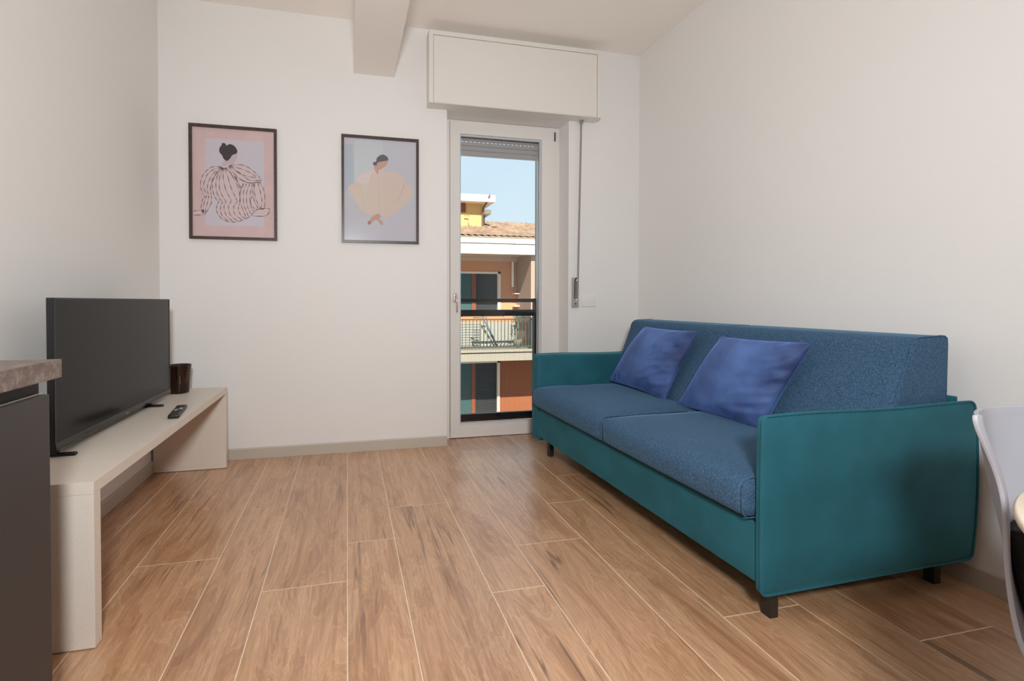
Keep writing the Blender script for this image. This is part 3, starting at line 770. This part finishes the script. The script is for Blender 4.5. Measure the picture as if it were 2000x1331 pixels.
# back cushions: slanted front, flat top
def backc(y0, y1, ph, endseam):
    # profile in x,z (counter-clockwise from bottom front)
    def prof(w=0):
        P = [(.53, .455), (.56, .53), (.598, .63), (.633, .72), (.665, .80), (.686, .853)]
        cxx, czz, r = .735, .862, .047
        P += [(cxx - r * math.cos(R(a_)), czz + r * math.sin(R(a_))) for a_ in (10, 30, 50, 70, 90)]
        P += [(.79, .911), (.84, .913), (.858, .911), (.868, .903), (.870, .88), (.868, .75), (.866, .6), (.864, .36), (.60, .36)]
        return P
    P = prof(); n = len(P); ys = []
    N = 16
    e = .012
    ys = [(y0, .0), (y0 + .003, .5), (y0 + .008, .85), (y0 + e * 1.5, 1)] + [(y0 + e * 1.5 + (y1 - y0 - 3 * e) * i / N, 1) for i in range(1, N)] + [(y1 - e * 1.5, 1), (y1 - .008, .85), (y1 - .003, .5), (y1, 0)]
    cx_, cz_ = .73, .62
    bm = bmesh.new(); rings = []
    for y, k in ys:
        ring = []
        for (a, b) in P:
            d = Vector((a - cx_, b - cz_)); L = d.length
            s = (L - .010 * (1 - k)) / L
            px, pz = cx_ + d.x * s, cz_ + d.y * s
            if k == 1 and a < .70 and b > .4: px -= .010 * math.sin(math.pi * (y - y0) / (y1 - y0)) * math.sin(math.pi * min(1, max(0, (b - .42) / .48))) + .0012 * wob(y * 3, b * 3, ph)
            ring.append(bm.verts.new((px, y, pz)))
        rings.append(ring)
    for a, b in zip(rings, rings[1:]):
        for q in range(n): f = bm.faces.new((a[q], a[(q + 1) % n], b[(q + 1) % n], b[q])); f.smooth = True
    bm.faces.new(rings[0]); bm.faces.new(rings[-1])
    o = obj('back_cushion', bm, M_blue, so)
    bm = bmesh.new(); ye = y0 + .004 if endseam < 0 else y1 - .004
    tube(bm, [(a, ye, b) for a, b in P[:-2]], .003, 6); obj('piping', bm, M_blue, o, smooth=True)
    return o
backc(.040, .801, .4, -1); backc(.804, 1.578, 2.2, 1)
bm = bmesh.new(); pts = [(.60, .803, .60), (.636, .803, .72), (.668, .803, .80), (.688, .803, .85), (.702, .803, .885), (.735, .803, .905)]
# legs
for lx, ly in ((.085, .043), (.838, .052), (.085, 1.590), (.838, 1.590)):
    bm = bmesh.new(); box(bm, lx, lx + .033, ly, ly + .033, 0, .148, bev=.002); obj('leg', bm, M_leg, so)

# ------------------------------------------------------------------ throw pillows
def pillow(label, BL, BR, TR, TL, seed, tf=.078, tb=.040):
    base = (Vector(BL) + Vector(BR)) / 2
    p = thing('throw_pillow', label, 'pillow', tuple(base), group='navy velvet throw pillows on the sofa')
    BL, BR, TR, TL = [Vector(q) - base for q in (BL, BR, TR, TL)]
    nrm = (BR - BL).cross(TL - BL).normalized()
    if nrm.x > 0: nrm = -nrm
    N = 56; rnd = random.Random(seed)
    ph = [rnd.uniform(0, 6) for _ in range(8)]
    bm = bmesh.new(); G = {}
    for side in (1, -1):
        for i in range(N + 1):
            for j in range(N + 1):
                s, t = -math.cos(math.pi * i / N), -math.cos(math.pi * j / N)
                s, t = .5 * s + .5 * (2 * i / N - 1), .5 * t + .5 * (2 * j / N - 1)
                edge = (i in (0, N)) or (j in (0, N))
                if edge and side == -1: G[(side, i, j)] = G[(1, i, j)]; continue
                # concave sides
                ss = s * (1 - .035 * (1 - t * t)); tt = t * (1 - .035 * (1 - s * s))
                u, v = (ss + 1) / 2, (tt + 1) / 2
                P = BL * (1 - u) * (1 - v) + BR * u * (1 - v) + TR * u * v + TL * (1 - u) * v
                T = ((1 - s ** 4) * (1 - t ** 4)) ** .68 * (1 - .22 * (s * s + t * t) / 2)
                th = (tf if side > 0 else tb) * T
                if side > 0:
                    nz = lambda a, b, c: mnoise.noise(Vector((a, b, c + seed * 7.3)))
                    er = max(0, s + .05); eb = max(0, -t - .35); et = max(0, t - .5)
                    wr = er * (.020 * nz(s * 2.2 + t * 1.2, t * 5.0 - s * 3.0, 0) + .009 * nz(s * 4.5, t * 9 - s * 5, 4))
                    wr += eb * (.022 * nz(s * 5.0, t * 1.5, 9) + .010 * nz(s * 10, t * 2.5, 13))
                    wr += et * (.020 * nz(s * 4.0 + t, t * 1.5, 17) + .008 * nz(s * 9, t * 3, 19))
                    wr += .012 * nz(s * 1.3, t * 1.3, 23)
                    th += wr * min(1, T * 1.6)
                G[(side, i, j)] = bm.verts.new(P + nrm * th * side)
        for i in range(N):
            for j in range(N):
                q = [G[(side, i, j)], G[(side, i + 1, j)], G[(side, i + 1, j + 1)], G[(side, i, j + 1)]]
                f = bm.faces.new(q if side > 0 else q[::-1]); f.smooth = True
    edge_pts = [G[(1, i, 0)].co.copy() for i in range(N)] + [G[(1, N, j)].co.copy() for j in range(N)] + [G[(1, i, N)].co.copy() for i in range(N, 0, -1)] + [G[(1, 0, j)].co.copy() for j in range(N, 0, -1)]
    c = obj('cover', bm, M_navy, p)
    bm = bmesh.new(); tube(bm, edge_pts[2:-2], .0028, 6, closed=True)
    obj('edge_seam', bm, M_navy, p, smooth=True)
    z = BL.lerp(BR, .88)
    bm = bmesh.new(); box(bm, -.006, .006, -.002, .002, -.002, .002); bmesh.ops.translate(bm, verts=bm.verts, vec=z + nrm * .006 + Vector((0, 0, .004)))
    obj('zip_pull', bm, M_chrome, p, label='small silver zip pull')
pillow('navy velvet pillow nearest the balcony door', (1.750, 2.719, .500), (1.745, 2.175, .486), (1.862, 2.061, .874), (1.863, 2.514, .877), 3)
pillow('navy velvet pillow nearest the teal front armrest', (1.742, 2.073, .484), (1.743, 1.575, .484), (1.861, 1.460, .868), (1.858, 1.912, .858), 8)

# ------------------------------------------------------------------ round table and shell chair at the right edge
tb = thing('round_table', 'round cream-topped dining table cut off at the right', 'table', (1.171, .021, 0))
bm = bmesh.new(); lathe(bm, [(0, .718), (.478, .718), (.486, .722), (.4915, .730), (.4915, .735), (.488, .740), (0, .740)], 96); obj('tabletop', bm, M_tabletop, tb)
bm = bmesh.new(); lathe(bm, [(0, .717), (.10, .717), (.035, .69), (.032, .30), (.034, .06), (.05, .035), (.19, .012), (.20, 0), (0, 0)], 48); obj('pedestal', bm, M_shade_ped, tb)

ch = thing('shell_chair', 'pale grey plastic shell chair tucked behind the round table', 'chair', (1.38, .58, 0))
co_ = Vector((1.38, .58, 0))
rim = [(1.30, .668, .8225), (1.245, .652, .8235), (1.210, .640, .822), (1.196, .632, .8175), (1.192, .630, .808), (1.196, .630, .795), (1.205, .630, .777), (1.231, .630, .735), (1.254, .630, .693), (1.265, .628, .657), (1.268, .625, .622), (1.258, .618, .578), (1.232, .603, .530), (1.190, .577, .487), (1.140, .545, .462), (1.085, .51, .455), (1.045, .475, .455), (1.03, .44, .45), (1.04, .41, .435)]
wv = Vector((.995, .10, 0)).normalized(); fwd = Vector((wv.y, -wv.x, 0))     # across the chair, and the way it faces
halfw = .235; ctr = Vector((1.196, .632, 0)) + wv * halfw
def chair_pt(i, s):
    p = Vector(rim[i]); rel = p - ctr; a = rel.dot(wv); f = rel.dot(fwd); z = p.z
    t = i / (len(rim) - 1)
    bk = max(0, min(1, (z - .50) / .14))
    k = 1 - abs(s) ** 2.6
    edgeflare = 0
    px = a * -1 * s
    sa_ = abs(s); kb = 1 - min(1, sa_ / .90) ** 1.5; back = -.078 * kb * bk - .03 * k * (1 - bk)
    down = -.055 * k * (1 - bk) * (1 if i > 11 else 1)
    if i > 14: down = -.030 * k
    if i == len(rim) - 1: down = .010 * k
    top = -.020 * k * bk * max(0, min(1, (z - .7) / .1))
    q = ctr + wv * (px) + fwd * (f + back); q.z = z + down + top
    return q - co_
ns = 28; bm = bmesh.new(); grid = []
for i in range(3, len(rim)):
    row = []
    for j in range(ns + 1):
        u = -1 + 2 * j / ns
        u = math.copysign(abs(u) ** .8, u)
        row.append(bm.verts.new(chair_pt(i, u)))
    grid.append(row)
for a, b in zip(grid, grid[1:]):
    for j in range(ns): f = bm.faces.new((a[j], a[j + 1], b[j + 1], b[j])); f.smooth = True
shell = obj('shell', bm, M_chair, ch)
md = shell.modifiers.new('smooth', 'SUBSURF'); md.levels = 1; md.render_levels = 2
md = shell.modifiers.new('thickness', 'SOLIDIFY'); md.thickness = .007; md.offset = 0
bv = shell.modifiers.new('soften', 'BEVEL'); bv.width = .002; bv.segments = 2; bv.limit_method = 'ANGLE'
bm = bmesh.new(); grid = []  # dark sheet added over the seat, stands in for the table's shadow
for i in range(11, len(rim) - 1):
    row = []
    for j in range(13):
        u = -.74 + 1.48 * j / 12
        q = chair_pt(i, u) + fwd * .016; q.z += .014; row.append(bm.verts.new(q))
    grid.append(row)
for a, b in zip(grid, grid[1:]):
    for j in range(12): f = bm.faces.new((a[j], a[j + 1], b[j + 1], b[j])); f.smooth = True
sp = obj('seat_shade_sheet', bm, M_shade_ped, ch); md = sp.modifiers.new('thickness', 'SOLIDIFY'); md.thickness = .018; md.offset = 0
for sa, sf in ((-1, -1), (1, -1), (-1, 1), (1, 1)):
    top = ctr + wv * sa * .11 + fwd * (.20 + sf * .10); bot = ctr + wv * sa * .2 + fwd * (.20 + sf * .19)
    bm = bmesh.new(); tube(bm, [Vector((bot.x, bot.y, 0)) - co_, Vector((top.x, top.y, .40)) - co_], lambda t: .010 + .006 * t, 12); obj('leg', bm, M_chleg, ch, smooth=True)

# ------------------------------------------------------------------ across the street
M_orl = mat('orange_render_shade_toned', (138, 82, 52), .9); M_or = mat('orange_render', (192, 134, 98), .9, bump=(20, .2, .01)); M_yel = mat('yellow_render', (205, 166, 106), .9)  # brown-orange is orange render with the lower balcony's shade put in
M_whi = mat('white_fascia', (238, 234, 226), .7); M_sof = mat('soffit_beige', (188, 160, 138), .8)
M_slab = mat('balcony_concrete', (142, 136, 124), .8, bump=(8, .2, .01)); M_shut = mat('green_shutter', (44, 74, 76), .6); M_shutd = mat('dark_shutter', (40, 43, 48), .6)
M_wfr = mat('window_stone_frame', (214, 196, 178), .7); M_mull = mat('orange_timber', (118, 62, 36), .6); M_gut = mat('grey_gutter', (150, 142, 132), .6)
M_tile = mat('clay_roof_tile', (152, 128, 108), .85, var=(2.2, (118, 96, 80), .35, .65)); M_grn = mat('green_grey_railing', (60, 71, 65), .6)
M_dado = mat('white_dado', (152, 153, 147), .8); M_pipe = mat('copper_downpipe', (92, 72, 60), .5)
bd = thing('apartment_building', 'orange apartment building across the street with white eaves', 'building', (5, 13.5, -6.5))
bo_ = (5, 13.5, -6.5)
def B(name, lst, m, parent=bd, **k): return boxes(name, lst, m, parent, off=bo_, **k)
X0, X1 = -9, 17
YW_ = 14.9
# windows are openings: wall built around them
wins = [(3.1, 5.30, .62, 2.08), (8.6, 10.4, .62, 2.08), (-1.6, .4, .62, 2.08), (-6.4, -4.4, .62, 2.08), (13, 15, .62, 2.08)]
def wallwith(z0, z1, ws):
    L = []; xs = X0
    for w in sorted(ws): L.append((xs, w[0], YW_, YW_ + .3, z0, z1)); L.append((w[0], w[1], YW_, YW_ + .3, z0, w[2])); L.append((w[0], w[1], YW_, YW_ + .3, w[3], z1)); xs = w[1]
    L.append((xs, X1, YW_, YW_ + .3, z0, z1)); return L
B('wall', wallwith(.30, 2.62, wins), M_or)
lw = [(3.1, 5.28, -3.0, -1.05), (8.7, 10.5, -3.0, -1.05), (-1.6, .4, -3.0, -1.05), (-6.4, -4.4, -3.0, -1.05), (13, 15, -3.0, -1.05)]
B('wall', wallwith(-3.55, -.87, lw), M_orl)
B('wall', [(X0, X1, YW_, YW_ + .3, -6.5, -3.55)], M_or)
B('dado', [(X0, X1, YW_ - .02, YW_ + .3, -.5, .30)], M_dado, label='white painted dado')
for wx0, wx1, wz0, wz1 in wins + lw:
    xm = wx0 + (wx1 - wx0) * .573
    f = B('window', [(wx0, wx0 + .10, YW_ - .04, YW_ + .1, wz0, wz1), (wx1 - .10, wx1, YW_ - .04, YW_ + .1, wz0, wz1), (wx0, wx1, YW_ - .04, YW_ + .1, wz1 - .07, wz1), (wx0, wx1, YW_ - .10, YW_ + .1, wz0, wz0 + .07)], M_wfr)
    B('shutter', [(wx0 + .10, xm - .10, YW_ + .04, YW_ + .09, wz0 + .07, wz1 - .07)], M_shut, f, )
    B('mullion', [(xm - .10, xm + .05, YW_ + .02, YW_ + .12, wz0 + .07, wz1 - .07)], M_mull, f)
    bm = bmesh.new(); zz = wz0 + .09
    while zz < wz1 - .12:
        box(bm, xm + .06 - bo_[0], wx1 - .10 - bo_[0], YW_ + .06 - bo_[1], YW_ + .10 - bo_[1], zz - bo_[2], zz + .045 - bo_[2]); zz += .055
    box(bm, xm + .06 - bo_[0], wx1 - .10 - bo_[0], YW_ + .09 - bo_[1], YW_ + .12 - bo_[1], wz0 + .07 - bo_[2], wz1 - .07 - bo_[2])
    obj('louvre', bm, M_shutd, f)
# eaves
B('fascia', [(X0, X1, 13.44, 13.58, 2.555, 2.860), (X0, X1, 13.42, 13.56, 2.892, 3.020)], M_whi, label='bright white double fascia')
B('fascia_joint', [(X0, X1, 13.5, 13.6, 2.84, 2.91)], mat('joint_grey', (62, 62, 60), .8))
B('soffit', [(X0, X1, 13.5, 15.2, 2.60, 2.66), (X0, X1, 14.78, 14.92, 2.44, 2.62)], M_sof)
B('gutter', [(X0, X1, 13.43, 13.55, 3.025, 3.10)], M_gut)
# pitched tiled roof
bm = bmesh.new()
ya, za, yb_, zb_ = 13.42, 3.10, 18.2, 4.40
slope = (zb_ - za) / (yb_ - ya)
xx = X0
while xx < X1:
    # one corrugation = a raised half round run of tiles, stepped course by course
    yy = ya
    while yy < yb_ - .01:
        y2 = min(yy + .38, yb_); z1_, z2_ = za + (yy - ya) * slope, za + (y2 - ya) * slope
        vs = []
        for (Y_, Z_, up) in ((yy, z1_, .045), (y2, z2_, .015)):
            for dx, dz in ((0, 0), (.05, .05), (.11, .05), (.16, 0)): vs.append(bm.verts.new((xx + dx - bo_[0], Y_ - bo_[1], Z_ + dz + up - bo_[2])))
        for q in range(3): bm.faces.new((vs[q], vs[q + 1], vs[q + 5], vs[q + 4]))
        bm.faces.new((vs[0], vs[1], vs[2], vs[3]))
        yy = y2
    xx += .22
obj('roof_tiles', bm, M_tile, bd, kind='stuff')
bm = bmesh.new(); prism(bm, [(ya - bo_[1], za - .02 - bo_[2]), (yb_ - bo_[1], zb_ - .02 - bo_[2]), (yb_ + 4 - bo_[1], zb_ - 1.0 - bo_[2]), (yb_ + 4 - bo_[1], 2.6 - bo_[2]), (ya + .2 - bo_[1], 2.66 - bo_[2])], 'x', X0 - bo_[0], X1 - bo_[0]); obj('roof', bm, M_tile, bd)
# balcony slab, railing
B('balcony_slab', [(X0, 7.4, 13.5, 14.95, -.87, -.62), (X0, 7.4, 13.46, 14.95, -.585, -.50)], M_slab)
B('drip_joint', [(X0, 7.4, 13.53, 14.9, -.625, -.58)], M_pipe)
bm = bmesh.new()
def bbx(a): box(bm, a[0] - bo_[0], a[1] - bo_[0], a[2] - bo_[1], a[3] - bo_[1], a[4] - bo_[2], a[5] - bo_[2])
bbx((X0, 5.86, 13.53, 13.57, .44, .48)); bbx((X0, 5.86, 13.53, 13.57, -.46, -.40)); bbx((5.84, 5.90, 13.50, 13.60, -.50, .52)); bbx((5.84, 5.88, 13.5, 14.9, .44, .48))
xx = X0 + .05
while xx < 5.84: bbx((xx - .010, xx + .010, 13.54, 13.56, -.42, .46)); xx += .118
obj('balcony_railing', bm, M_grn, bd, label='grey green bar railing')
B('partition', [(5.90, 7.2, 13.62, 14.9, -.49, 2.6)], mat('party_wall', (150, 128, 112), .85))
B('downpipe', [(5.70, 5.76, 14.80, 14.86, 1.55, 2.44)], M_whi)
B('shelf', [(5.72, 6.0, 14.6, 14.85, 1.30, 1.33)], M_whi); B('shelf', [(5.74, 6.0, 14.6, 14.85, .86, .90)], M_whi)
# lower balcony floor
B('lower_slab', [(X0, 7.4, 13.5, 14.95, -3.75, -3.35)], M_slab)
# rooftop room
B('rooftop_wall', [(-2, 4.99, 16.0, 18.0, 3.4, 4.70)], M_yel)
B('rooftop_slab', [(-2.4, 5.34, 15.6, 18.4, 4.70, 4.95), (4.9, 5.36, 16.1, 17.5, 4.36, 4.52)], M_whi)
B('rooftop_window', [(3.2, 4.32, 15.96, 16.02, 4.36, 4.70)], M_mull)
bm = bmesh.new(); zz = 3.75
while zz < 4.36: bbx((4.99, 5.17, 16.3, 17.2, zz, zz + .05)); zz += .075
obj('louvre_stack', bm, M_pipe, bd)
bm = bmesh.new(); tube(bm, [(5.12 - 5, 15.55 - 13.5, 4.94 + 6.5), (5.06 - 5, 15.7 - 13.5, 4.72 + 6.5), (5.0 - 5, 15.93 - 13.5, 4.55 + 6.5), (4.97 - 5, 15.94 - 13.5, 4.3 + 6.5), (4.97 - 5, 15.94 - 13.5, 3.9 + 6.5), (5.05 - 5, 15.9 - 13.5, 3.83 + 6.5), (5.4 - 5, 15.6 - 13.5, 3.78 + 6.5)], .036, 8)
obj('rain_pipe', bm, M_pipe, bd, smooth=True)
bm = bmesh.new(); tube(bm, [(4.42 - 5, 15.9 - 13.5, 3.7 + 6.5), (4.42 - 5, 15.9 - 13.5, 4.2 + 6.5)], .018, 6); tube(bm, [(4.25 - 5, 15.9 - 13.5, 4.22 + 6.5), (4.46 - 5, 15.9 - 13.5, 4.22 + 6.5)], .018, 6)
obj('roof_vent', bm, M_gut, bd)

# things on the balconies opposite
dr = thing('drying_rack', 'folding laundry rack standing behind the bars of the opposite balcony', 'drying rack', (3.9, 14.1, -.5))
bm = bmesh.new()
for i in range(9): tube(bm, [(-1.2, 0, .08 + i * .085), (.45, 0, .10 + i * .085)], .008, 5)
obj('wires', bm, M_grn, dr)
bm = bmesh.new(); tube(bm, [(.50, -.1, 1.0), (1.05, .1, .0)], .035, 6); tube(bm, [(.2, .1, 1.0), (.62, -.1, 1.0)], .02, 6); obj('leg', bm, mat('rack_blue_grey', (92, 104, 118), .5), dr, smooth=True)
wpn = thing('white_slat_screen', 'white vertical slat screen standing behind right end of opposite balcony railing', 'screen', (4.55, 14.3, -.5))
for i in range(13):
    boxes('slat', [(i * .118 + .02 - .4, i * .118 + .085 - .4, 0, .02, 0.04, .74)], M_dado, wpn)
boxes('frame', [(-.4, 1.15, .02, .05, .05, .09), (-.4, 1.15, .02, .05, .68, .72)], M_dado, wpn)
pl = thing('balcony_shrub', 'small grey green potted shrub at right end of opposite balcony railing', 'plant', (5.55, 13.9, -.5))
bm = bmesh.new(); lathe(bm, [(0, 0), (.10, 0), (.14, .28), (.12, .28), (0, .25)], 16); obj('pot', bm, mat('grey_pot', (120, 112, 104), .8), pl)
bm = bmesh.new(); rnd = random.Random(4)
for i in range(260):
    a_, el, r_ = rnd.uniform(0, 6.28), rnd.uniform(-.9, 1.5), rnd.uniform(.08, .20)
    c0 = Vector((r_ * math.cos(a_) * math.cos(el), r_ * math.sin(a_) * math.cos(el), .97 + r_ * math.sin(el)))
    d1 = Vector((rnd.uniform(-1, 1), rnd.uniform(-1, 1), rnd.uniform(-1, 1))).normalized() * .035; d2 = d1.orthogonal().normalized() * .014
    bm.faces.new([bm.verts.new(c0 + q) for q in (d1, d2, -d1, -d2)])
tube(bm, [(0, 0, .2), (.02, 0, .95)], .015, 6)
obj('foliage', bm, mat('grey_green_leaf', (108, 116, 98), .8), pl, kind='stuff')
for i, (xx, sc, zz, lab) in enumerate(((4.94, .75, 0, 'small terracotta pot on lower balcony across the street'), (5.26, .8, 0, 'middle terracotta pot on lower balcony across the street'), (5.78, 1.35, 0, 'largest terracotta planter on lower balcony across the street'))):
    bm = bmesh.new(); s_ = sc
    if i < 2: lathe(bm, [(0, 0), (.11 * s_, 0), (.17 * s_, .30 * s_), (.19 * s_, .30 * s_), (.19 * s_, .35 * s_), (.15 * s_, .35 * s_), (.13 * s_, .28 * s_), (0, .28 * s_)], 20)
    else: 
        prism(bm, [(-.2, 0), (.2, 0), (.27, .36), (-.27, .36)], 'y', -.15, .15, bev=.01); box(bm, -.3, .3, -.18, .18, .34, .42, bev=.01)
    o = obj('terracotta_pot', bm, mat('terracotta_%d' % i, (176 - 12 * i, 118 - 4 * i, 92), .8)); o.location = (xx, 14.1, -3.35 + .0); tag(o, lab, 'plant pot', 'pots on the lower balcony')
gr = boxes('ground', [(-60, 60, YB + .32, 120, -6.6, -6.5)], mat('asphalt', (150, 146, 140), .9)); gr['kind'] = 'structure'
